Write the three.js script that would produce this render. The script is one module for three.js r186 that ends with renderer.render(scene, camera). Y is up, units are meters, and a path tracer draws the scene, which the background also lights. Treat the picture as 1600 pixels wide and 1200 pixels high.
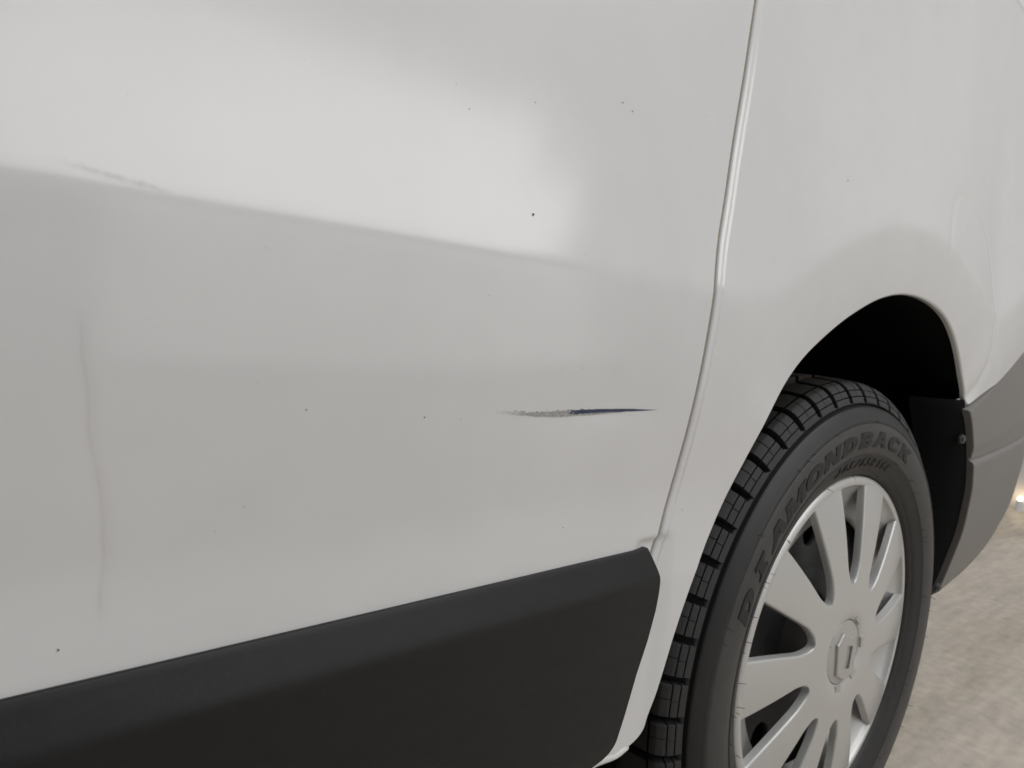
import * as THREE from 'three';
import { RectAreaLightUniformsLib } from 'three/addons/lights/RectAreaLightUniformsLib.js';
import { mergeGeometries } from 'three/addons/utils/BufferGeometryUtils.js';
import { TextGeometry } from 'three/addons/geometries/TextGeometry.js';
import { FontLoader } from 'three/addons/loaders/FontLoader.js';
import { RoundedBoxGeometry } from 'three/addons/geometries/RoundedBoxGeometry.js';
import { ImprovedNoise } from 'three/addons/math/ImprovedNoise.js';

/* ---------------------------------------------------------------- camera, light, exposure */
const scene = new THREE.Scene();
const HUB = 0.32;                                  // height of the wheel centre above the floor
const camera = new THREE.PerspectiveCamera(56.78, 4 / 3, 0.02, 60);
camera.position.set(-0.8784, 0.3636 + HUB, 0.3677);
camera.up.set(-0.0091, 0.9928, -0.1143);
camera.lookAt(-0.8784 + 0.6514, 0.3636 + HUB - 0.0807, 0.3677 - 0.7541);
camera.focus = 0.52; camera.userData.fStop = 14;
scene.add(camera);
const renderer = new THREE.WebGLRenderer({ antialias: true });
renderer.setSize(1024, 768);
renderer.toneMapping = THREE.LinearToneMapping;
renderer.toneMappingExposure = 1.06;
renderer.shadowMap.enabled = true;
scene.background = new THREE.Color().setRGB(0.185, 0.19, 0.195);
RectAreaLightUniformsLib.init();

const D2R = Math.PI / 180;
let seed = 7;
const rnd = () => { seed = (seed * 1664525 + 1013904223) >>> 0; return seed / 4294967296; };
const taken = {};
function numbered(name) { const n = taken[name] = (taken[name] ?? -1) + 1; return n ? `${name}_${String(n).padStart(3, '0')}` : name; }
function part(name, geo, mat, parent) {
  const m = new THREE.Mesh(geo, mat); m.name = numbered(name); m.castShadow = m.receiveShadow = true; parent.add(m); return m;
}
function thing(name, label, category, at = [0, 0, 0]) {
  const o = new THREE.Group(); o.name = numbered(name); o.position.set(...at); o.userData = { label, category }; scene.add(o); return o;
}

/* lamps: large glowing ceiling panel with the light of the same size just in front of it */
function ceilingLamp(name, label, at, w, h, towards, power, tint) {
  const o = thing(name, label, 'lamp', at);
  o.lookAt(...towards);
  part('lamp_housing', new RoundedBoxGeometry(w + 0.08, h + 0.08, 0.06, 3, 0.015).translate(0, 0, -0.035), M.lampWhite, o);
  const glow = new THREE.MeshStandardMaterial({ color: 0xffffff, roughness: 0.6, emissive: new THREE.Color(...tint), emissiveIntensity: power * 0.1 });
  part('diffuser', new THREE.BoxGeometry(w, h, 0.006), glow, o);
  const l = new THREE.RectAreaLight(new THREE.Color(...tint), power, w, h);
  l.position.set(0, 0, 0.008); l.rotation.y = Math.PI; o.add(l);
}

/* ---------------------------------------------------------------- materials */
const clamp = (x, a, b) => Math.min(b, Math.max(a, x));
const N3 = new ImprovedNoise();
const fbm = (x, y, z, o = 4) => { let s = 0, a = 1, t = 0; for (let i = 0; i < o; i++) { s += a * N3.noise(x, y, z + i * 7.3); t += a; a *= 0.5; x *= 2.03; y *= 2.03; } return s / t; };
function dataTexture(size, fn, srgb) {
  const d = new Uint8Array(size * size * 4);
  for (let j = 0; j < size; j++) for (let i = 0; i < size; i++) {
    const c = fn(i / size, j / size), k = (j * size + i) * 4;
    d[k] = c[0]; d[k + 1] = c[1]; d[k + 2] = c[2]; d[k + 3] = c[3] ?? 255;
  }
  const t = new THREE.DataTexture(d, size, size); t.magFilter = THREE.LinearFilter; t.minFilter = THREE.LinearFilter;
  t.wrapS = t.wrapT = THREE.RepeatWrapping; if (srgb) t.colorSpace = THREE.SRGBColorSpace; t.needsUpdate = true; return t;
}
const lin = (r, g, b) => new THREE.Color().setRGB(r, g, b);
const grainTex = dataTexture(256, () => { const v = 110 + rnd() * 90; return [v, v, v]; });
const dustTex = dataTexture(512, (u, v) => { const t = (a, b) => fbm(a, b, 3.3, 4), k = 178 + 60 * t(u * 6, v * 40) + 50 * t(u * 30 + 9, v * 30) + 8 * (rnd() - 0.5); const c = clamp(k, 60, 255); return [c, c * 0.985, c * 0.96]; });
const filmTex = dataTexture(512, (u, v) => { const k = 246 + 9 * fbm(u * 14, v * 5, 6.6, 4) + 7 * fbm(u * 60, v * 60, 1.6, 3); const c = clamp(k, 225, 255); return [c, c, c * 0.997]; });
filmTex.repeat.set(0.125, 0.125); filmTex.offset.set(0.5, 0.5);
const rubberTex = dataTexture(512, (u, v) => { const k = 205 + 55 * fbm(u * 8, v * 3, 4.4, 4) + 45 * fbm(u * 60, v * 24, 2.1, 3), b = 0.04 * Math.max(0, fbm(u * 5, v * 4, 9.9, 3)); const c = clamp(k, 110, 255); return [c, c * (1 - b), c * (1 - 2 * b)]; });
rubberTex.repeat.set(6, 1);
const M = {
  paint: new THREE.MeshPhysicalMaterial({ map: filmTex, color: lin(0.722, 0.725, 0.730), roughness: 0.5, metalness: 0.0, clearcoat: 1, clearcoatRoughness: 0.13, side: THREE.DoubleSide }),
  plastic: new THREE.MeshPhysicalMaterial({ map: dustTex, color: lin(0.0125, 0.0125, 0.0137), roughness: 0.44, specularIntensity: 0.75, side: THREE.DoubleSide, bumpMap: grainTex, bumpScale: 0.00012 }),
  bumper: new THREE.MeshStandardMaterial({ map: filmTex, color: lin(0.20, 0.192, 0.184), roughness: 0.5, side: THREE.DoubleSide, bumpMap: grainTex, bumpScale: 0.00005 }),
  liner: new THREE.MeshPhysicalMaterial({ color: lin(0.004, 0.004, 0.0045), roughness: 0.9, specularIntensity: 0.25, side: THREE.DoubleSide }),
  sidewall: new THREE.MeshStandardMaterial({ map: rubberTex, color: lin(0.058, 0.0575, 0.0575), roughness: 0.48, side: THREE.DoubleSide }),
  rubber: new THREE.MeshStandardMaterial({ map: rubberTex, color: lin(0.021, 0.021, 0.022), roughness: 0.52, side: THREE.DoubleSide }),
  grooveShade: new THREE.MeshStandardMaterial({ color: lin(0.004, 0.004, 0.004), roughness: 0.95, side: THREE.DoubleSide }),
  rubberDark: new THREE.MeshStandardMaterial({ color: lin(0.011, 0.011, 0.012), roughness: 0.55, side: THREE.DoubleSide }),
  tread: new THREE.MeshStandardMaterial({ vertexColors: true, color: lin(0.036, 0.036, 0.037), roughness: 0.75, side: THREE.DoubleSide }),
  treadInner: new THREE.MeshStandardMaterial({ color: lin(0.045, 0.036, 0.028), roughness: 0.9, side: THREE.DoubleSide }),
  cover: new THREE.MeshPhysicalMaterial({ color: lin(0.57, 0.57, 0.56), roughness: 0.36, metalness: 0.35, clearcoat: 0.5, clearcoatRoughness: 0.25, side: THREE.DoubleSide }),
  badge: new THREE.MeshPhysicalMaterial({ color: lin(0.46, 0.455, 0.44), roughness: 0.35, metalness: 0.25, clearcoat: 0.5, clearcoatRoughness: 0.2, side: THREE.DoubleSide }),
  steel: new THREE.MeshStandardMaterial({ color: lin(0.05, 0.05, 0.052), roughness: 0.5, metalness: 0.1, side: THREE.DoubleSide }),
  seal: new THREE.MeshStandardMaterial({ color: lin(0.34, 0.28, 0.21), roughness: 0.9, side: THREE.DoubleSide }),
  dark: new THREE.MeshStandardMaterial({ color: lin(0.01, 0.01, 0.01), roughness: 0.9, side: THREE.DoubleSide }),
  screw: new THREE.MeshStandardMaterial({ color: lin(0.10, 0.10, 0.10), roughness: 0.4, metalness: 0.5 }),
  speck: new THREE.MeshStandardMaterial({ color: lin(0.10, 0.10, 0.10), roughness: 0.8 }),
  lampWhite: new THREE.MeshStandardMaterial({ color: lin(0.7, 0.7, 0.7), roughness: 0.6 }),
};

ceilingLamp('ceiling_lamp', 'wide white ceiling light panel above the near side of the van', [0.7, 3.0, 1.4], 3.0, 1.5, [0.7, 0, 1.4], 2.4, [0.97, 1, 1.01]);
ceilingLamp('ceiling_lamp', 'smaller ceiling light panel further ahead over the bare floor', [2.6, 3.0, -1.9], 1.0, 2.4, [2.6, 0, -1.9], 2.7, [1, 1, 1]);
ceilingLamp('added_light_panel', 'added unseen light panel, low and wide, opposite the van', [1.05, 0.8, 2.75], 2.7, 1.24, [1.05, 0.8, 0], 0.43, [0.99, 1, 1.01]);  // unseen panel added to brighten the lower door and reflect in its paint
{ // wall light of four stacked strips of different length, facing the side of the van
  const o = thing('wall_lamp', 'wall light of four stacked glowing strips facing the side of the van', 'lamp', [0, 2.125, 2.55]);
  const tint = new THREE.Color(1, 0.95, 0.925);
  part('lamp_housing', new RoundedBoxGeometry(3.2, 0.84, 0.06, 3, 0.02).translate(0.8, 0, 0.04), M.lampWhite, o);
  for (const [y, x1, p] of [[0.285, 1.93, 2.65], [0.095, 2.24, 3.1], [-0.095, 2.10, 2.95], [-0.285, 1.80, 2.5]]) {
    const w = x1 + 0.72, glow = new THREE.MeshStandardMaterial({ color: 0xffffff, roughness: 0.6, emissive: tint, emissiveIntensity: p * 0.1 });
    part('diffuser', new THREE.BoxGeometry(w, 0.186, 0.006).translate(x1 - w / 2, y, 0), glow, o);
    const l = new THREE.RectAreaLight(tint, p, w, 0.186); l.position.set(x1 - w / 2, y, -0.008); o.add(l);
  }
}

/* ---------------------------------------------------------------- setting: floor and far wall */
{
  const tex = dataTexture(1024, (u, v) => {
    const x = u * 2.5, y = v * 2.5;
    const w = (f, z, ax = 1, ay = 1) => {           // tileable by blending four copies
      const P = 2.5, g = (a, b) => fbm(a * f * ax, b * f * ay, z, 5), a = x / P, b = y / P;
      return (1 - a) * (1 - b) * g(x, y) + a * (1 - b) * g(x - P, y) + (1 - a) * b * g(x, y - P) + a * b * g(x - P, y - P);
    };
    const big = w(1.3, 1.1), mid = w(6, 3.7, 0.6, 1.5), fine = w(40, 9.1), st = Math.max(0, w(2.6, 5.5, 0.5, 1.6) - 0.02);
    const sk = w(30, 6.2, 0.22, 1.5);
    let k = 1 + 0.2 * big + 0.22 * mid + 0.36 * fine + 0.42 * sk - 0.55 * st;
    const sp = rnd(); if (sp > 0.9993) k *= 0.5;
    k += (rnd() - 0.5) * 0.08;
    const c = (a) => Math.max(0, Math.min(255, 255 * Math.pow(Math.max(0, a * k), 1 / 2.2)));
    return [c(0.50 + 0.04 * st), c(0.445), c(0.38 - 0.10 * st)];
  }, true);
  const rough = dataTexture(256, (u, v) => { const k = 120 + 60 * fbm(u * 9, v * 9, 2.2); return [k, k, k]; });
  const g = new THREE.PlaneGeometry(24, 24).rotateX(-Math.PI / 2), uv = g.attributes.uv;
  for (let i = 0; i < uv.count; i++) uv.setXY(i, uv.getX(i) * 24 / 2.5, uv.getY(i) * 24 / 2.5);
  const floor = part('floor', g, new THREE.MeshStandardMaterial({ map: tex, roughness: 1, roughnessMap: rough, side: THREE.DoubleSide }), scene);
  floor.userData = { kind: 'structure', label: 'worn beige concrete floor under and ahead of the van' };
  const wall = part('wall', new THREE.BoxGeometry(0.15, 4, 14).translate(3.32, 2, -2), new THREE.MeshStandardMaterial({ color: lin(0.64, 0.625, 0.62), roughness: 0.6 }), scene);
  wall.userData = { kind: 'structure', label: 'pale plain wall far ahead of the van' };
}

/* ---------------------------------------------------------------- the body side as one surface; coordinates from the wheel centre */
const sst = (a, b, x) => { const t = clamp((x - a) / (b - a), 0, 1); return t * t * (3 - 2 * t); };
const softplus = (s, w) => s / w > 30 ? s : w * Math.log(1 + Math.exp(s / w));
function lerpTable(t, x) {                        // t: [[x, y], ...] ascending in x
  if (x <= t[0][0]) return t[0][1];
  for (let i = 1; i < t.length; i++) if (x <= t[i][0]) { const [a, b] = t[i - 1], [c, d] = t[i]; return b + (d - b) * (x - a) / (c - a); }
  return t[t.length - 1][1];
}
function smoothTable(t) {                        // monotone-ish cubic (Catmull-Rom on uneven knots)
  return (x) => {
    if (x <= t[0][0]) return t[0][1];
    const n = t.length; if (x >= t[n - 1][0]) return t[n - 1][1];
    let i = 1; while (x > t[i][0]) i++;
    const [x0, y0] = t[i - 1], [x1, y1] = t[i], h = x1 - x0, u = (x - x0) / h;
    const m0 = i > 1 ? (y1 - t[i - 2][1]) / (x1 - t[i - 2][0]) : (y1 - y0) / h;
    const m1 = i < n - 1 ? (t[i + 1][1] - y0) / (t[i + 1][0] - x0) : (y1 - y0) / h;
    const u2 = u * u, u3 = u2 * u;
    return (2 * u3 - 3 * u2 + 1) * y0 + (u3 - 2 * u2 + u) * h * m0 + (-2 * u3 + 3 * u2) * y1 + (u3 - u2) * h * m1;
  };
}
const creaseR = smoothTable([[52, 0.548], [66, 0.5235], [80, 0.518], [92, 0.513], [105, 0.5055], [119, 0.5], [135, 0.5]]);
const plan = (x) => { const u = Math.max(0, x), c = clamp((x - 0.84) / 0.1, 0, 1); return 0.08 * u * u + 0.1 * (1 - Math.sqrt(1 - Math.min(0.985, c) ** 2)); };
function segDist(x, y, p) {
  let d = 9; for (let i = 1; i < p.length; i++) {
    const [a, b] = p[i - 1], [c, e] = p[i], dx = c - a, dy = e - b, t = clamp(((x - a) * dx + (y - b) * dy) / (dx * dx + dy * dy), 0, 1);
    d = Math.min(d, Math.hypot(x - a - t * dx, y - b - t * dy));
  } return d;
}
const DROP = [[0.108, 0.50], [0.112, 0.53], [0.124, 0.556], [0.142, 0.574], [0.17, 0.582], [0.212, 0.581], [0.267, 0.564], [0.306, 0.535], [0.326, 0.50], [0.342, 0.455], [0.350, 0.428]];  // oval outline of a reflection, shaped into the fender as a thin groove
const VALLEY = [[0.352, 0.424], [0.364, 0.395], [0.363, 0.365], [0.34, 0.332], [0.297, 0.303]];
function bodyZ(x, y) {
  const r = Math.hypot(x, y), th = Math.atan2(y, x) / D2R;
  const sl = y - Math.max(0.405, 0.426 + 0.337 * (x - 0.349)), s2 = r - creaseR(th);
  const k = 0.03, h = Math.max(0, k - Math.abs(sl - s2)) / k, s = Math.min(sl, s2) - h * h * k / 4;
  const w = 0.003;
  let z = 0.037 - 0.036 * (1 - Math.exp(-softplus(s, w) / 0.2)) - 0.00525 * (1 - Math.cos(Math.PI * (Math.min(0.235, softplus(-s, w)) / 0.2) ** 1.4));
  z -= 0.11 * softplus(Math.min(creaseR(th) - r, 0.11), 0.006) * sst(140, 118, th) * sst(0.25, 0.33, y);
  z += 0.002 * sst(0.25, 0.198, y) * sst(-0.30, -0.40, x);
  z -= 0.0028 * sst(0.2075, 0.2015, y) * sst(-0.392, -0.416, x) * sst(-0.45, -0.432, x);
  if (x > 0.2 && y < 0.45) z -= 0.0022 * Math.exp(-((segDist(x, y, VALLEY) / 0.011) ** 2));
  if (x > 0.08 && x < 0.38 && y > 0.4 && y < 0.61) z -= 0.0006 * Math.exp(-((segDist(x, y, DROP) / 0.004) ** 2));
  // the dent under the scrape
  if (x > -0.68 && x < -0.40 && y > 0.27 && y < 0.36) {
    const dy = y - 0.3095, g = dy < 0 ? Math.exp(-((dy / 0.011) ** 2)) : Math.exp(-((dy / 0.02) ** 2));
    z -= 0.0015 * Math.exp(-(((x + 0.505) / 0.05) ** 2)) * g;
  }
  z += 0.00010 * N3.noise(x * 9, y * 9, 3.3) + 0.00030 * N3.noise(x * 3.5, y * 3.5, 8.1);
  if (y > 0.9) { const u = Math.min(0.995, (y - 0.9) / 0.03); z -= 0.03 * (1 - Math.sqrt(1 - u * u)); }
  return z - plan(x);
}
/* a grid of points fn(i, j) -> [x, y, z] as an indexed geometry, uv in metres */
function gridGeo(nu, nv, fn, flip) {
  const pos = [], uv = [], idx = [];
  for (let j = 0; j < nv; j++) for (let i = 0; i < nu; i++) { const p = fn(i, j); pos.push(p[0], p[1] + HUB, p[2]); uv.push(p[0] * 4, p[1] * 4); }
  for (let j = 0; j < nv - 1; j++) for (let i = 0; i < nu - 1; i++) {
    const a = j * nu + i, b = a + 1, c = a + nu, d = c + 1;
    if (flip) idx.push(a, c, b, b, c, d); else idx.push(a, b, c, b, d, c);
  }
  const g = new THREE.BufferGeometry();
  g.setAttribute('position', new THREE.Float32BufferAttribute(pos, 3));
  g.setAttribute('uv', new THREE.Float32BufferAttribute(uv, 2));
  g.setIndex(idx); g.computeVertexNormals(); return g;
}
/* rolled edges: [distance back from the edge, depth] for an edge of radius q that then runs inwards */
const roll = (q, deep) => { const a = []; for (let i = 0; i <= 6; i++) { const t = i / 6 * Math.PI / 2; a.push([q * (1 - Math.sin(t)), q * (1 - Math.cos(t))]); } a.push([0, q + 0.004], [0, deep]); return a; };

const van = thing('van', 'grey white van with a blue scrape on its door, seen at the front wheel', 'van');

/* door */
const SHUT = [[0.04, -0.475], [0.08, -0.463], [0.13, -0.445], [0.18, -0.4265], [0.1988, -0.4195], [0.2207, -0.4135], [0.2453, -0.4070], [0.2825, -0.4007], [0.3193, -0.3960], [0.3556, -0.3922], [0.3865, -0.3892], [0.4122, -0.3866], [0.433, -0.3827], [0.4488, -0.3791], [0.4868, -0.3685], [0.5361, -0.3577], [0.5863, -0.347], [0.6196, -0.3414], [0.6529, -0.3362], [0.9, -0.30], [1.1, -0.28]];
const shut = smoothTable(SHUT);
{
  const ys = []; for (let y = 0.03; y < 0.19; y += 0.01) ys.push(y);
  for (let y = 0.19; y < 0.60; y += 0.002) ys.push(y);
  for (let y = 0.60; y < 0.895; y += 0.008) ys.push(y);
  for (let y = 0.898; y < 0.9297; y += 0.0025) ys.push(y);
  const R = roll(0.0028, 0.022), main = 230, X0 = -1.4;
  const door = part('door', gridGeo(main + R.length, ys.length, (i, j) => {
    const y = ys[j], xe = shut(y);
    if (i < main) { const u = i / main, x = X0 + (xe - R[0][0] - X0) * (u < 0.3 ? u * 1.5 : 0.45 + (u - 0.3) * 0.55 / 0.7); return [x, y, bodyZ(x, y)]; }
    const [b, d] = R[i - main], x = xe - b; return [x, y, bodyZ(x, y) - d];
  }), M.paint, van);
  // scrape: a thin film of rubbed-off paint following the door skin
  const W = 512, H = 64, dat = new Uint8Array(W * H * 4);
  for (let j = 0; j < H; j++) for (let i = 0; i < W; i++) {
    const u = i / W, v = j / H, k = (j * W + i) * 4;            // u along, v up, strip of 0.162 x 0.010 m
    const top = 0.86 - 0.10 * Math.sin(Math.min(1, u / 0.45) * Math.PI) * (u < 0.45 ? 1 : 0) - 0.10 * sst(0.75, 1, u);
    const thick = u < 0.5 ? 0.22 + 0.28 * sst(0, 0.4, u) : 0.50 * Math.pow(Math.max(0, 1 - (u - 0.5) / 0.5), 0.8) + 0.02;
    const n = fbm(u * 60, v * 8, 4.4, 3), n2 = fbm(u * 140, v * 20, 6.1, 2);
    const e = Math.min((top + 0.25 * n * sst(0.7, 0.3, u) - v) / 0.07, (v - (top - thick) + 0.15 * n2 * sst(0.7, 0.2, u)) / 0.07);
    let a = clamp(e, 0, 1);
    const blue = sst(0.38, 0.44, u + 0.08 * n) * sst(top - Math.max(0.2, 0.42 - 0.34 * (u - 0.45)), top - Math.max(0.12, 0.28 - 0.3 * (u - 0.45)), v + 0.05 * n);
    const grey = 0.36 * sst(0.0, 0.18, u) * clamp(0.8 + 2.2 * n2 + 0.8 * n, 0.0, 1.4) + 0.06;
    a *= Math.max(clamp(grey, 0, 1) * (u < 0.75 ? 1 : 0.7), blue * clamp(0.86 + 0.7 * n2, 0.3, 1));
    const c = [98 + (38 - 98) * blue, 95 + (54 - 95) * blue, 89 + (86 - 89) * blue];
    dat[k] = c[0] + n * 20; dat[k + 1] = c[1] + n * 20; dat[k + 2] = c[2] + n * 20; dat[k + 3] = 255 * a * sst(1.0, 0.985, u);
  }
  const mk = (d, w, h) => { const t = new THREE.DataTexture(d, w, h); t.magFilter = t.minFilter = THREE.LinearFilter; t.colorSpace = THREE.SRGBColorSpace; t.needsUpdate = true; return t; };
  const strip = (x0, x1, yc, h, n, m, off) => {
    const g = gridGeo(n, m, (i, j) => { const x = x0 + (x1 - x0) * i / (n - 1), y = yc(x) - h / 2 + h * j / (m - 1); return [x, y, bodyZ(x, y) + off]; });
    const uv = g.attributes.uv; for (let j = 0; j < m; j++) for (let i = 0; i < n; i++) uv.setXY(j * n + i, i / (n - 1), j / (m - 1)); return g;
  };
  const scrape = part('scrape', strip(-0.602, -0.440, (x) => 0.3072 + 0.0006 * (x + 0.44) / -0.16, 0.010, 82, 12, 0.0003), new THREE.MeshStandardMaterial({ map: mk(dat, W, H), transparent: true, roughness: 0.7 }), door);
  scrape.userData.label = 'blue and grey paint scrape along the lower door';
  const s2 = new Uint8Array(256 * 32 * 4);
  for (let j = 0; j < 32; j++) for (let i = 0; i < 256; i++) {
    const u = i / 256, v = j / 32, k = (j * 256 + i) * 4, n = fbm(u * 14, v * 3, 2.7, 4), c = 0.72 - 0.42 * u;
    const a = 0.12 * Math.exp(-(((v - c) / (0.10 + 0.08 * n)) ** 2)) * sst(0, 0.25, u) * sst(1, 0.85, u) * clamp(0.8 + 1.2 * n, 0, 1.2);
    s2[k] = 110; s2[k + 1] = 104; s2[k + 2] = 100; s2[k + 3] = 255 * a;
  }
  const scuff = part('scuff_mark', strip(-0.835, -0.79, () => 0.4105, 0.012, 30, 10, 0.0003), new THREE.MeshStandardMaterial({ map: mk(s2, 256, 32), transparent: true, roughness: 0.6 }), door);
  scuff.userData.label = 'faint grey scuff just above the door crease';
  // dried run of dirt
  const s3 = new Uint8Array(32 * 256 * 4);
  for (let j = 0; j < 256; j++) for (let i = 0; i < 32; i++) {
    const u = i / 32, v = j / 256, k = (j * 32 + i) * 4, c = 0.5 + 0.28 * fbm(v * 5, 0.3, 7.7, 3);
    s3[k] = 140; s3[k + 1] = 96; s3[k + 2] = 104; s3[k + 3] = 255 * (0.07 * Math.exp(-(((u - c) / 0.06) ** 2)) + 0.045 * Math.exp(-(((u - c - 0.1) / 0.22) ** 2))) * sst(0, 0.1, v) * sst(1, 0.9, v) * (0.7 + 0.5 * fbm(v * 9, 1, 1, 2));
  }
  const g3 = gridGeo(6, 60, (i, j) => { const y = 0.215 + 0.145 * j / 59, x = lerpTable([[0.215, -0.813], [0.25, -0.8125], [0.277, -0.8146], [0.304, -0.818], [0.326, -0.8204], [0.344, -0.8225], [0.36, -0.8252]], y) + (i / 5 - 0.5) * 0.012; return [x, y, bodyZ(x, y) + 0.0003]; });
  { const uv = g3.attributes.uv; for (let j = 0; j < 60; j++) for (let i = 0; i < 6; i++) uv.setXY(j * 6 + i, i / 5, j / 59); }
  part('dirt_streak', g3, new THREE.MeshStandardMaterial({ map: mk(s3, 32, 256), transparent: true, roughness: 0.6 }), door).userData.label = 'thin dried dirt streak down the door';
  const chip = (x, y, r) => { const g = new THREE.CircleGeometry(r * 0.68, 7), p = g.attributes.position; for (let i = 1; i < p.count; i++) { const k = 0.7 + 0.6 * rnd(); p.setXY(i, p.getX(i) * k, p.getY(i) * k); } return g.translate(x, y + HUB, bodyZ(x, y) + 0.0005); };
  const spots = [[-0.5828, 0.4334, 0.0013], [-0.6321, 0.4859, 0.0007], [-0.4981, 0.5252, 0.0009], [-0.4876, 0.5217, 0.0008], [-0.6536, 0.3083, 0.0007], [-0.7248, 0.3137, 0.0006], [-0.5503, 0.3389, 0.0004], [-0.827, 0.2115, 0.0008], [-0.5275, 0.2269, 0.0007], [-0.5808, 0.5032, 0.0006], [-0.3977, 0.5418, 0.0005], [-0.531, 0.3393, 0.0005], [-0.4343, 0.4332, 0.0004], [-0.7516, 0.2658, 0.0004], [-0.6278, 0.3066, 0.0004]];
  for (let i = 0; i < 18; i++) spots.push([-0.85 + rnd() * 0.42, 0.22 + rnd() * 0.36, 0.00018 + 0.0002 * rnd()]);
  const sp = part('paint_speck', mergeGeometries(spots.map((s) => chip(...s))), M.speck, door); sp.userData.kind = 'stuff';
  part('fender_speck', mergeGeometries([chip(-0.1688, 0.5342, 0.0012), chip(-0.389, 0.2249, 0.0009), chip(-0.28, 0.5, 0.0005), chip(-0.375, 0.35, 0.0005)]), M.speck, van).userData.kind = 'stuff';
}

/* fender: rays from the wheel centre, from the arch lip out to the door gap, the bonnet line and the nose */
const archR = smoothTable([[42.8, 0.4384], [51, 0.4415], [60.6, 0.4445], [70.5, 0.4465], [80.2, 0.4425], [90, 0.4363], [97.1, 0.43], [105.2, 0.4215], [114.8, 0.4145], [124.9, 0.4105], [130.5, 0.4065], [136.3, 0.4015], [141.6, 0.3965], [148.2, 0.3945], [154.8, 0.3965], [162.1, 0.3996], [169.8, 0.4045], [172.8, 0.4091], [174.6, 0.4126], [175.6, 0.425], [176.3, 0.45]]);
{
  const inner = (t) => {
    if (t >= 43.3) return archR(t);
    const c = Math.cos(t * D2R), s = Math.sin(t * D2R);
    return Math.max(0.2064 / (s - 0.299 * c), 0.43);     // along the bumper's top edge
  };
  const left = (y) => shut(y) + 0.0036, top = 0.9295, right = 0.938;
  const outer = (t) => {
    const c = Math.cos(t * D2R), s = Math.sin(t * D2R);
    let r = top / Math.max(1e-6, s);
    if (c > 0) r = Math.min(r, right / c);
    else { for (let k = 0, q = 0.45; k < 40; k++) { const y = clamp(q * s, 0.02, 1.0); q = 0.5 * q + 0.5 * (left(y) / c); r = k === 39 ? Math.min(r, q) : r; } }
    return r;
  };
  const ts = []; for (let t = 176.25; t > 32; t -= t > 165 ? 0.15 : t > 105 ? 0.4 : 0.6) ts.push(t);
  const cornerL = Math.atan2(top, left(top)) / D2R, cornerR = Math.atan2(top, right) / D2R; ts.push(cornerL, cornerR); ts.sort((a, b) => b - a);
  const lip = [[0, 0.007], [0, 0.0045], ...roll(0.003, 0.01).slice(0, 7).reverse().map(([b, d]) => [b, d])];
  const out = [[0.0085, 0], [0.0078, 0.0001], [0.0070, 0.0006], [0.0063, 0.0009], [0.0055, 0.0009], [0.003, 0.0011], [0.0012, 0.0022], [0.0003, 0.0040], [0, 0.016]], mid = 190;
  const n = lip.length + mid + out.length;
  part('fender', gridGeo(n, ts.length, (i, j) => {
    const t = ts[j], a = inner(t), b = outer(t), c = Math.cos(t * D2R), s = Math.sin(t * D2R), sideEdge = t > cornerL, k0 = lip[lip.length - 1][0], k1 = sideEdge ? Math.min(out[0][0] / Math.abs(c) * 1.0, 0.02) : 0.0004;
    let r, d = 0;
    if (i < lip.length) { r = a + lip[i][0]; d = lip[i][1]; }
    else if (i < lip.length + mid) { const u = (i - lip.length + 1) / (mid + 1), near = Math.min(0.17, (b - a) * 0.6); const q = u < 0.72 ? near * u / 0.72 : near + (b - a - near) * (u - 0.72) / 0.28; r = a + k0 + q * (b - a - k0 - k1) / (b - a); }
    else { const e = out[i - lip.length - mid]; r = b - (sideEdge ? e[0] / Math.abs(c) : 0.0004 * (1 - (i - lip.length - mid) / 9)); d = sideEdge ? e[1] : 0; }
    const x = r * c, y = r * s; return [x, y, bodyZ(x, y) - d];
  }), M.paint, van);
  // dirty sealed bottom of the gap between door and fender
  const ys = []; for (let y = 0.04; y < 0.95; y += 0.01) ys.push(y);
  part('gap_backing', gridGeo(2, ys.length, (i, j) => { const y = ys[j], x = shut(y) + (i ? 0.02 : -0.012); return [x, y, bodyZ(shut(y), y) - 0.016]; }), M.dark, van);
  part('gap_seal', new THREE.TubeGeometry(new THREE.CatmullRomCurve3(ys.map((y) => new THREE.Vector3(shut(y) + 0.0011, y + HUB, bodyZ(shut(y), y) - 0.0028))), 300, 0.0012, 8), M.seal, van);
  // bonnet running inwards from the fender's top edge
  part('bonnet', gridGeo(40, 30, (i, j) => {
    const x = -0.35 + 1.27 * i / 39, v = j / 29, z0 = bodyZ(x, 0.9295) - 0.004;
    const y = 0.9265 + 0.012 * Math.sin(Math.min(1, v * 5) * Math.PI / 2) + 0.05 * Math.sin(v * Math.PI / 2); return [x, y, z0 - 0.85 * v];
  }), M.paint, van);
}

/* sill: folded lip that runs back under the black trim */
{
  const pts = [[-0.9, 0.016, 0.020], [-0.62, 0.016, 0.022], [-0.54, 0.022, 0.026], [-0.497, 0.033, 0.0285], [-0.47, 0.034, 0.0285], [-0.445, 0.0312, 0.0275], [-0.428, 0.0305, 0.024]].map((p) => new THREE.Vector3(p[0], p[1] + HUB, p[2]));
  part('sill_lip', new THREE.TubeGeometry(new THREE.CatmullRomCurve3(pts), 80, 0.0034, 10), M.paint, van);
  part('sill', gridGeo(2, 8, (i, j) => [-1.4 + 0.93 * i, 0.035 - 0.02 * j, 0.024 - 0.02 * j]), M.dark, van);
}

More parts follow.
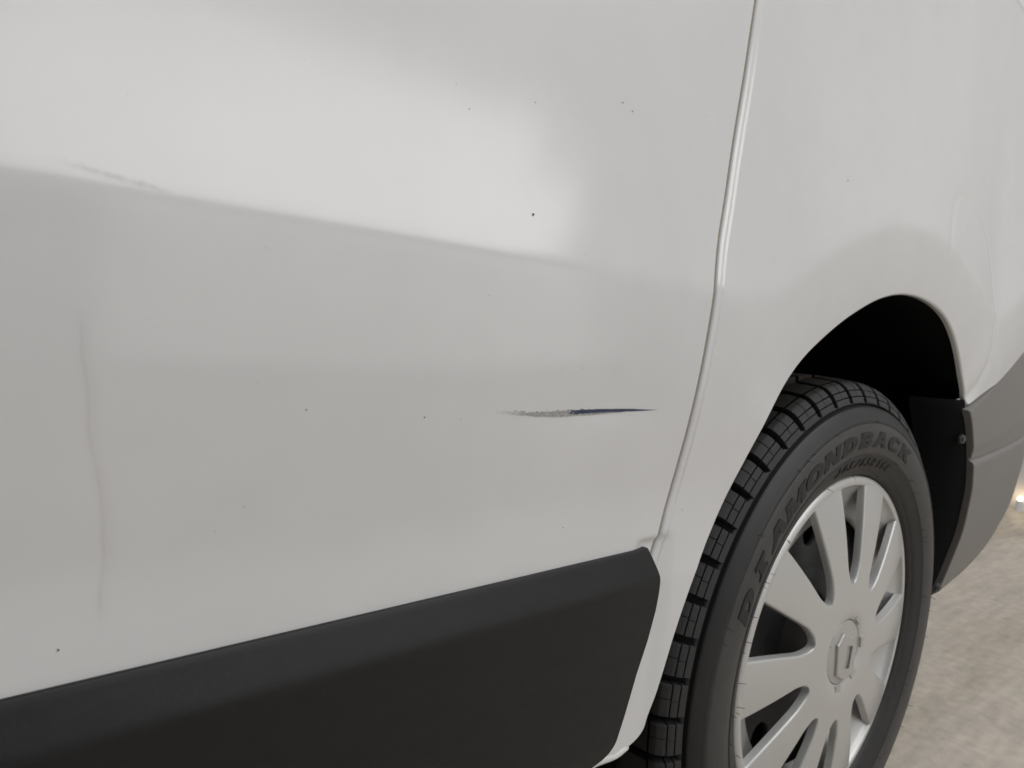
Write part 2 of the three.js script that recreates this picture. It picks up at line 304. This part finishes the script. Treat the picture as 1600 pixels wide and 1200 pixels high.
/* black side trim on the door */
{
  const end = (y) => lerpTable([[0.036, -0.500], [0.0425, -0.470], [0.046, -0.464], [0.052, -0.4592], [0.073, -0.4515], [0.102, -0.4425], [0.128, -0.4325], [0.151, -0.4262], [0.165, -0.4243], [0.177, -0.4240], [0.181, -0.4248], [0.193, -0.4296], [0.1985, -0.4322], [0.2, -0.4330]], y);
  const Y1 = 0.1992, Y0 = 0.036, KN = 0.1755, ys = [];
  for (let y = Y0; y < Y1; y += 0.003) ys.push(y); ys.push(Y1);
  const prof = (y) => 0.0398 - 0.0088 * softplus(y - KN, 0.0012) / 0.0235 - 0.004 * Math.max(0, KN - y) - 0.0015 * sst(0.055, 0.036, y);
  const rows = [];                                                // [y, extra depth, pull back from the end]
  rows.push([Y1, 0.02], [Y1, 0.0016], [Y1 - 0.0002, 0.0005], [Y1 - 0.0007, 0]);
  for (let k = ys.length - 1; k >= 0; k--) if (ys[k] < Y1 - 0.0015) rows.push([ys[k], 0]);
  rows.push([Y0, 0.02]);
  const R = roll(0.0009, 0.02), main = 60;
  part('side_trim', gridGeo(main + R.length, rows.length, (i, j) => {
    const [y, d] = rows[j], xe = end(y);
    if (i < main) { const x = -1.4 + (xe - R[0][0] + 1.4) * i / main; return [x, y - 0.009 * Math.max(0, -0.44 - x) * sst(0.1, 0.19, y), prof(y) - d]; }
    const [b, e] = R[i - main]; return [xe - b, y, prof(y) - Math.max(d, e)];
  }, true), M.plastic, van);
}

/* front bumper: an upper band and a lower apron parted by a step */
const BZ = smoothTable([[-0.08, -0.034], [-0.04, -0.0224], [-0.0106, -0.0085], [0.048, 0.0058], [0.095, 0.0162], [0.14, 0.0225], [0.17, 0.0262], [0.20, 0.0275], [0.25, 0.0287], [0.31, 0.0293], [0.6, 0.0293]]);
const bumperZ = (x, y) => BZ(y) - plan(x);
const BUMP_TOP = smoothTable([[0.29, 0.2925], [0.309, 0.2975], [0.453, 0.3415], [0.63, 0.3975], [0.95, 0.50]]), BUMP_BOT = smoothTable(BOTTOM());
function BOTTOM() { return [[0.40, -0.034], [0.47, -0.0285], [0.50, -0.025], [0.58, -0.0205], [0.70, -0.005], [0.78, 0.02], [0.85, 0.07], [0.94, 0.15]]; }
const bumperLeft = smoothTable([[-0.05, 0.4282], [-0.0106, 0.4285], [0.0481, 0.4262], [0.095, 0.4183], [0.1403, 0.4057], [0.1627, 0.3975], [0.195, 0.3835], [0.2184, 0.3712], [0.2723, 0.3330], [0.30, 0.3095]]);
{
  const ledge = (x) => 0.2185 + 0.03 * (x - 0.37);
  const R = roll(0.0022, 0.02), nx = 100;
  const band = (name, lo, hi, nv, prof, mat) => part(name, gridGeo(nx + R.length, nv, (i, j) => {
    const v = j / (nv - 1), yl = lo(0.36) + (hi(0.33) - lo(0.36)) * v, x0 = bumperLeft(yl);
    const k = i < R.length ? 0 : (i - R.length + 1) / nx, x = x0 + (0.938 - x0) * k + (i < R.length ? R[R.length - 1 - i][0] : 0.0022 * (1 - k));
    const [dy, d] = prof(v), y = lo(x) + (hi(x) - lo(x)) * v + dy;
    return [x, y, bumperZ(x, y) - d - (i < R.length ? R[R.length - 1 - i][1] : 0)];
  }), mat, van);
  band('bumper_upper', ledge, (x) => BUMP_TOP(x) - 0.0012, 60, (v) => [0, 0.0035 * sst(0.22, 0, v) + (v > 0.985 ? 0.012 : v > 0.96 ? 0.001 : 0)], M.bumper);
  band('bumper_lower', BUMP_BOT, (x) => ledge(x) - 0.0005, 80, (v) => [0, (v > 0.985 ? 0.0065 : v > 0.97 ? 0.0016 : v > 0.955 ? 0.0004 : 0) + (v < 0.02 ? 0.02 : v < 0.04 ? 0.003 : 0)], M.bumper);
  part('bumper_backing', gridGeo(20, 8, (i, j) => { const x = 0.5 + 0.42 * i / 19, y = 0.08 + (BUMP_TOP(x) - 0.10) * j / 7; return [x, y, bumperZ(x, y) - 0.03]; }), M.dark, van);
}

/* wheel arch liner with flange and screws */
{
  const P = [];                                                     // depth profile of the liner tunnel
  for (let k = 0; k <= 14; k++) P.push([k / 14, 0.012 - 0.40 * k / 14]);
  const angs = []; for (let a = 3; a <= 190; a += 2) angs.push(a);
  part('wheel_arch_liner', gridGeo(P.length, angs.length, (i, j) => {
    const a = angs[j], base = (a > 43 && a < 175 ? archR(a) : a <= 43 ? 0.437 : 0.43) + 0.0025;
    const zl = bodyZ(base * Math.cos(a * D2R), base * Math.sin(a * D2R)) - 0.0065;
    const w = 0.004 * Math.sin(a * 0.35) * Math.sin(i * 1.3) + 0.006 * N3.noise(a * 0.06, i * 0.4, 1.2), r = base + 0.02 * sst(0, 0.3, P[i][0]) + w * sst(0, 0.2, P[i][0]);
    return [r * Math.cos(a * D2R), r * Math.sin(a * D2R), (a > 43 ? zl : Math.min(zl, -0.02)) + P[i][1] - 0.012];
  }), M.liner, van);
  part('inner_wing', new THREE.BoxGeometry(1.2, 1.0, 0.02).translate(0, HUB + 0.25, -0.40), M.liner, van);
  // flange standing in behind the bumper's rear edge
  part('liner_flange', gridGeo(8, 60, (i, j) => {
    const y = 0.31 - 0.355 * j / 59, xo = bumperLeft(y), f = i / 7;
    return [xo + 0.006 - 0.075 * f * (y > -0.01 ? 1 : Math.max(0.2, 1 + (y + 0.01) * 18)), y, bumperZ(xo, y) - 0.010 - 0.05 * f * f];
  }), M.liner, van);
  for (const [px, py, pz] of [[0.329, 0.2505, 0.007], [0.4105, -0.0045, -0.0235]]) {
    const s = mergeGeometries([new THREE.CylinderGeometry(0.0065, 0.0075, 0.003, 14), new THREE.CylinderGeometry(0.0035, 0.0042, 0.003, 6).translate(0, 0.002, 0)]).rotateX(Math.PI / 2).rotateY(-0.3).translate(px, py + HUB, pz + 0.003);
    part('screw', s, M.screw, van);
  }
}

/* ---------------------------------------------------------------- wheel */
const wheel = new THREE.Group(); wheel.name = 'wheel'; wheel.position.set(0, HUB, 0); van.add(wheel);
const lathe = (p, n = 160) => new THREE.LatheGeometry(p.map(([r, z]) => new THREE.Vector2(r, z)), n).rotateX(Math.PI / 2);   // axis along z
const SIDE = [[0.2165, -0.02], [0.2165, -0.008], [0.2185, -0.002], [0.2225, 0.001], [0.227, 0.0025], [0.2275, 0.0038], [0.236, 0.0075], [0.2432, 0.0098], [0.244, 0.0108], [0.2456, 0.0108], [0.2464, 0.0100], [0.252, 0.0115], [0.259, 0.0125], [0.267, 0.0128], [0.275, 0.0120], [0.2825, 0.0100], [0.2835, 0.0093], [0.2842, 0.0104], [0.288, 0.0092], [0.2895, 0.0078], [0.2905, 0.0076], [0.296, 0.0046], [0.3002, 0.0014], [0.3022, -0.0002], [0.3028, -0.0060], [0.3048, -0.0072], [0.3058, -0.0030]];
const sideZ = (r) => lerpTable(SIDE.slice(4), r);
{
  const prof = [...SIDE, [0.3072, -0.0075], [0.3090, -0.0135], [0.3122, -0.0190], [0.3160, -0.0260], [0.3190, -0.0330], [0.3220, -0.042], [0.3245, -0.055], [0.325, -0.18], [0.318, -0.195], [0.29, -0.206], [0.25, -0.204], [0.2165, -0.19]];
  part('tyre', lathe(prof.slice().reverse(), 240), M.rubber, wheel);
  part('sidewall_band', lathe([[0.2466, 0.0098], ...SIDE.filter(([r]) => r > 0.247 && r < 0.283), [0.2833, 0.0092]].map(([r, z]) => [r, z + 0.0004]).reverse(), 240), M.sidewall, wheel);
  part('shoulder_groove_shade', lathe([[0.3024, -0.0008], [0.3031, -0.0054], [0.3046, -0.0066], [0.3054, -0.0036]].map(([r, z]) => [r, z + 0.0004]).reverse(), 240), M.grooveShade, wheel);  // near-black strip laid in the groove, painting in its shade
  // shoulder lugs: blocks of five pieces parted by fine sipes, each lug a mesh
  const surf = smoothTable2([[0.3062, -0.0026], [0.3120, -0.0046], [0.3180, -0.0076], [0.3238, -0.0118], [0.3282, -0.0170], [0.3306, -0.0235], [0.3320, -0.0360], [0.3330, -0.0560]]);
  const low = smoothTable2([[0.3055, -0.0080], [0.3080, -0.0130], [0.3112, -0.0185], [0.3150, -0.0250], [0.3180, -0.0310], [0.3205, -0.0370], [0.3230, -0.0460], [0.3243, -0.0570]]);
  function smoothTable2(t) { const n = t.length - 1; return (u) => { const q = clamp(u, 0, 1) * n, i = Math.min(n - 1, Math.floor(q)), f = q - i; return [t[i][0] + (t[i + 1][0] - t[i][0]) * f, t[i][1] + (t[i + 1][1] - t[i][1]) * f]; }; }
  const PITCH = 360 / 51;
  function chunk(u0, u1, a0, a1, sink = 0) {                        // between two places on the shoulder and two angles (degrees)
    const nu = 5, pos = [], idx = [], col = [], b = 0.045;
    const pt = (u, a, f) => { const p = surf(u), q = low(u), r = q[0] + (p[0] - q[0]) * f, z = q[1] + (p[1] - q[1]) * f; pos.push(r * Math.cos(a * D2R), r * Math.sin(a * D2R), z); const t = sst(0.52, 0.66, u), k = 1 - 0.62 * t; col.push(k, k * (1 - 0.12 * t), k * (1 - 0.25 * t)); };  // lug tops: arch shade put into the vertex colours, with a brownish dirt tint
    const as = [[a0, 0], [a0, 0.93 - sink], [a0 + 0.07, 1 - sink], [(a0 + a1) / 2, 1 - sink], [a1 - 0.07, 1 - sink], [a1, 0.93 - sink], [a1, 0]];
    for (let i = -1; i <= nu + 1; i++) { const u = u0 + (u1 - u0) * clamp(i / nu, 0, 1), end = i < 0 || i > nu; for (const [a, f] of as) pt(u + (end ? 0 : (i === 0 ? b * 0.25 : i === nu ? -b * 0.25 : 0)), a, end ? Math.min(f, 0.0) : f); }
    const m = as.length; for (let i = 0; i < nu + 2; i++) for (let k = 0; k < m - 1; k++) { const p = i * m + k; idx.push(p, p + 1, p + m, p + 1, p + m + 1, p + m); }
    const g = new THREE.BufferGeometry(); g.setAttribute('position', new THREE.Float32BufferAttribute(pos, 3)); g.setAttribute('color', new THREE.Float32BufferAttribute(col, 3)); g.setIndex(idx);
    const ng = g.toNonIndexed(); ng.computeVertexNormals(); return ng;
  }
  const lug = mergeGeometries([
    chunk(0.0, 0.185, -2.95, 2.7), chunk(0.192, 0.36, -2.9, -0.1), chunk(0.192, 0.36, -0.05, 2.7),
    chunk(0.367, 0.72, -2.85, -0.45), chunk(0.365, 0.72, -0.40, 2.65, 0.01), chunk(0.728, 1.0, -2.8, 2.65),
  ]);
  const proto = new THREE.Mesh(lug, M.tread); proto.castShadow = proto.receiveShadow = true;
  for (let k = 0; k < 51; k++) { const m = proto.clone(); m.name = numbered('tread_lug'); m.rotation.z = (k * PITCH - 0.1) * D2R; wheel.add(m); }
  const inner = [];
  for (let k = 0; k < 51; k++) for (const [z0, z1, o] of [[-0.068, -0.098, 1.4], [-0.106, -0.136, 3.1], [-0.146, -0.195, 0.5]]) {
    const g = new THREE.BoxGeometry(0.009, 0.033, Math.abs(z1 - z0)); g.translate(0.3285, 0, (z0 + z1) / 2); g.rotateZ((k * PITCH + o) * D2R); inner.push(g);
  }
  part('tread_rib', mergeGeometries(inner), M.treadInner, wheel).userData.kind = 'stuff';
  // moulded hairs
  const hairs = [];
  for (let k = 0; k < 90; k++) {
    const a = rnd() * 360, band = k % 3, r = band === 0 ? 0.2205 + 0.003 * rnd() : band === 1 ? 0.2445 : 0.285 + 0.004 * rnd(), len = 0.004 + 0.005 * rnd();
    const g = new THREE.CylinderGeometry(0.00022, 0.00035, len, 5).translate(0, len / 2, 0).rotateX(Math.PI / 2 - (rnd() - 0.5) * 0.9).rotateY((rnd() - 0.5) * 0.9 - (band === 0 ? 0.5 : 0.1));
    g.translate(r, 0, sideZ(r) - 0.0003); g.rotateZ(a * D2R); hairs.push(g);
  }
  part('rubber_hair', mergeGeometries(hairs), M.rubberDark, wheel).userData.kind = 'stuff';
  // lettering moulded on the sidewall
  const font = await new FontLoader().loadAsync('fonts/droid/droid_sans_bold.typeface.json');
  function arc(text, size, r0, aStart, step, wide, slant, depth, lift, bold = 0) {
    const out = [];
    [...text].forEach((ch, i) => {
      if (ch === ' ') return;
      const g = new TextGeometry(ch, { font, size, depth, curveSegments: 4, bevelEnabled: bold > 0, bevelSize: bold, bevelThickness: 0.0002, bevelSegments: 1 }); g.computeBoundingBox();
      const w = (g.boundingBox.max.x - g.boundingBox.min.x) / 2 + g.boundingBox.min.x, p = g.attributes.position;
      for (let k = 0; k < p.count; k++) {
        const y = p.getY(k), x = (p.getX(k) - w) * wide + y * slant, r = r0 + y, a = (aStart - i * step) * D2R - x / r0;
        p.setXYZ(k, r * Math.cos(a), r * Math.sin(a), sideZ(r) + lift + p.getZ(k) - depth);
      }
      g.computeVertexNormals(); out.push(g);
    });
    return mergeGeometries(out);
  }
  part('tyre_lettering', arc('DIAMONDBACK', 0.0172, 0.2560, 156.6, 9.02, 2.2, 0.3, 0.003, 0.0013, 0.0010), M.rubberDark, wheel);
  part('size_marking', arc('205/65R16C', 0.0105, 0.2300, 106, 3.75, 1.2, 0.4, 0.001, 0.0009), M.rubberDark, wheel);
}

/* wheel cover: ten spokes on a shallow dome, inner skirt, rim ring */
{
  const dome = (r) => 0.0175 * (1 - Math.min(1, (r / 0.212)) ** 2);
  const GEO = [];
  const N = 10, C0 = 17, rTip = 0.086, rEnd = 0.2078;
  const half = (r, sideSign) => {                                   // half width of an opening in degrees, by its two edges
    const full = sideSign > 0 ? 7.3 + 2.2 * clamp((r - 0.10) / 0.1, 0, 1) : 8.3;
    const q = clamp((0.118 - r) / (0.118 - rTip), 0, 1); return full * Math.sqrt(Math.max(0, 1 - q * q));
  };
  const EE = [[0, 0.0095], [0, 0.006], [0.0001, 0.0024], [0.0005, 0.0011], [0.0013, 0.0003], [0.0026, 0]];   // rolled edge: in from the edge, depth
  const rs = []; for (let k = 0; k <= 44; k++) { const u = k / 44; rs.push(u < 0.5 ? rTip + (0.118 - rTip) * (2 * u) ** 2 : 0.118 + (rEnd - 0.118) * (u - 0.5) * 2); }
  for (let s = 0; s < N; s++) {
    const c = C0 + 36 * s, cols = 24;
    const pos = [], idx = [], nu = EE.length * 2 + cols;
    for (const r of rs) {
      const f = sst(0, 0.006, Math.min(half(r, 1), half(r, -1)) * D2R * r), e = EE.map(([o, d], q) => [o * f, q < 2 ? d : d * f]);
      const a0 = c + half(r, 1), a1 = c + 36 - half(r, -1), wid = (a1 - a0) * D2R * r;
      for (let i = 0; i < nu; i++) {
        let off, d;
        if (i < e.length) { [off, d] = e[i]; } else if (i < e.length + cols) { off = e[5][0] + (wid - 2 * e[5][0]) * (i - e.length + 1) / (cols + 1); d = 0; } else { const q = e[nu - 1 - i]; off = wid - q[0]; d = q[1]; }
                const a = (a0 * D2R) + off / r, flat = Math.abs(off / wid - 0.5) * 2;
        const soft = 0.0012 * (1 - flat * flat) * sst(0.09, 0.15, r);
        pos.push(r * Math.cos(a), r * Math.sin(a), dome(r) - d + soft - 0.0022);
      }
    }
    for (let j = 0; j < rs.length - 1; j++) for (let i = 0; i < nu - 1; i++) { const a = j * nu + i; idx.push(a, a + nu, a + 1, a + 1, a + nu, a + nu + 1); }
    const g = new THREE.BufferGeometry(); g.setAttribute('position', new THREE.Float32BufferAttribute(pos, 3)); g.setIndex(idx); g.computeVertexNormals();
    GEO.push(g);
  }
  const strip = (g) => { const q = g.index ? g.toNonIndexed() : g; q.deleteAttribute('uv'); return q; };
  GEO.push(lathe([[0.1590, -0.031], [0.1600, -0.0262], [0.164, -0.0238], [0.176, -0.0202], [0.190, -0.0148], [0.198, -0.0100], [0.2030, -0.0065], [0.2042, -0.0026], [0.2052, -0.0013], [0.2075, -0.0004], [0.2105, -0.0008], [0.2140, -0.0022], [0.2158, -0.0045], [0.2165, -0.010]].reverse(), 200));
  GEO.push(lathe([[0.0402, 0.004], [0.0404, 0.0100], [0.0412, 0.0113], [0.046, 0.0128], [0.055, dome(0.055) - 0.0022 + 0.0002], [0.07, dome(0.07) - 0.0022 + 0.0001], [0.0862, dome(0.0862) - 0.0022]].reverse(), 120));
  part('wheel_cover', mergeGeometries(GEO.map(strip)), M.cover, wheel);
  // centre badge: a domed disc with a raised hollow rhomb
  part('badge', lathe([[0.0400, 0.002], [0.0398, 0.0102], [0.0390, 0.0109], [0.030, 0.0122], [0.018, 0.0130], [0.0001, 0.0132]].reverse(), 80), M.badge, wheel);
  const sh = new THREE.Shape([[-0.013, 0.027], [0.021, 0.013], [0.0255, -0.030], [0.001, -0.034], [-0.020, -0.023], [-0.0255, 0.015]].map(([x, y]) => new THREE.Vector2(x, y)));
  sh.holes.push(new THREE.Path([[0.000, 0.0095], [0.0145, 0.0060], [0.0105, -0.0215], [-0.0045, -0.0185]].map(([x, y]) => new THREE.Vector2(x, y))));
  part('emblem', new THREE.ExtrudeGeometry(sh, { depth: 0.0026, bevelEnabled: true, bevelThickness: 0.0010, bevelSize: 0.0010, bevelSegments: 1 }).translate(0, 0, 0.0120), M.badge, wheel);
  for (const a of [52, 5, -48, -100, 150]) part('badge_clip', new RoundedBoxGeometry(0.0075, 0.014, 0.004, 2, 0.0008).translate(0.0452, 0, 0.0120).rotateZ(a * D2R), M.badge, wheel);
  // dark steel wheel behind the cover
  const disc = new THREE.Shape(); disc.absarc(0, 0, 0.178, 0, Math.PI * 2);
  for (let k = 0; k < 10; k++) { const h = new THREE.Path(), a = (k * 36 + 20) * D2R; h.absarc(0.137 * Math.cos(a), 0.137 * Math.sin(a), 0.021, 0, Math.PI * 2, true); disc.holes.push(h); }
  const plate = new THREE.ExtrudeGeometry(disc, { depth: 0.004, bevelEnabled: true, bevelThickness: 0.002, bevelSize: 0.002, bevelSegments: 2, curveSegments: 40 }).translate(0, 0, -0.050);
  part('steel_rim', mergeGeometries([plate, lathe([[0.215, -0.012], [0.205, -0.02], [0.195, -0.03], [0.19, -0.06], [0.178, -0.075], [0.178, -0.18]]), lathe([[0.06, -0.04], [0.095, -0.045], [0.112, -0.058], [0.118, -0.062]].reverse())].map(strip)), M.steel, wheel);
  part('brake_drum', lathe([[0.0001, -0.10], [0.15, -0.10], [0.155, -0.105], [0.155, -0.16]].reverse(), 60), M.steel, wheel);
}

/* small warm light far ahead at the foot of the wall */
{
  const o = thing('floor_light', 'small warm light glowing at the foot of the pale wall ahead of the van', 'lamp', [3.2, 0.06, -0.565]);
  part('light_housing', new THREE.CylinderGeometry(0.014, 0.018, 0.05, 16, 1, true).translate(0, -0.035, 0), M.lampWhite, o);
  part('bulb', new THREE.SphereGeometry(0.012, 16, 10), new THREE.MeshStandardMaterial({ color: 0xffffff, emissive: new THREE.Color(1, 0.75, 0.42), emissiveIntensity: 4 }), o);
  const l = new THREE.PointLight(new THREE.Color(1, 0.75, 0.42), 0.008, 0, 2); o.add(l);
}

scene.updateMatrixWorld(true);
renderer.render(scene, camera);
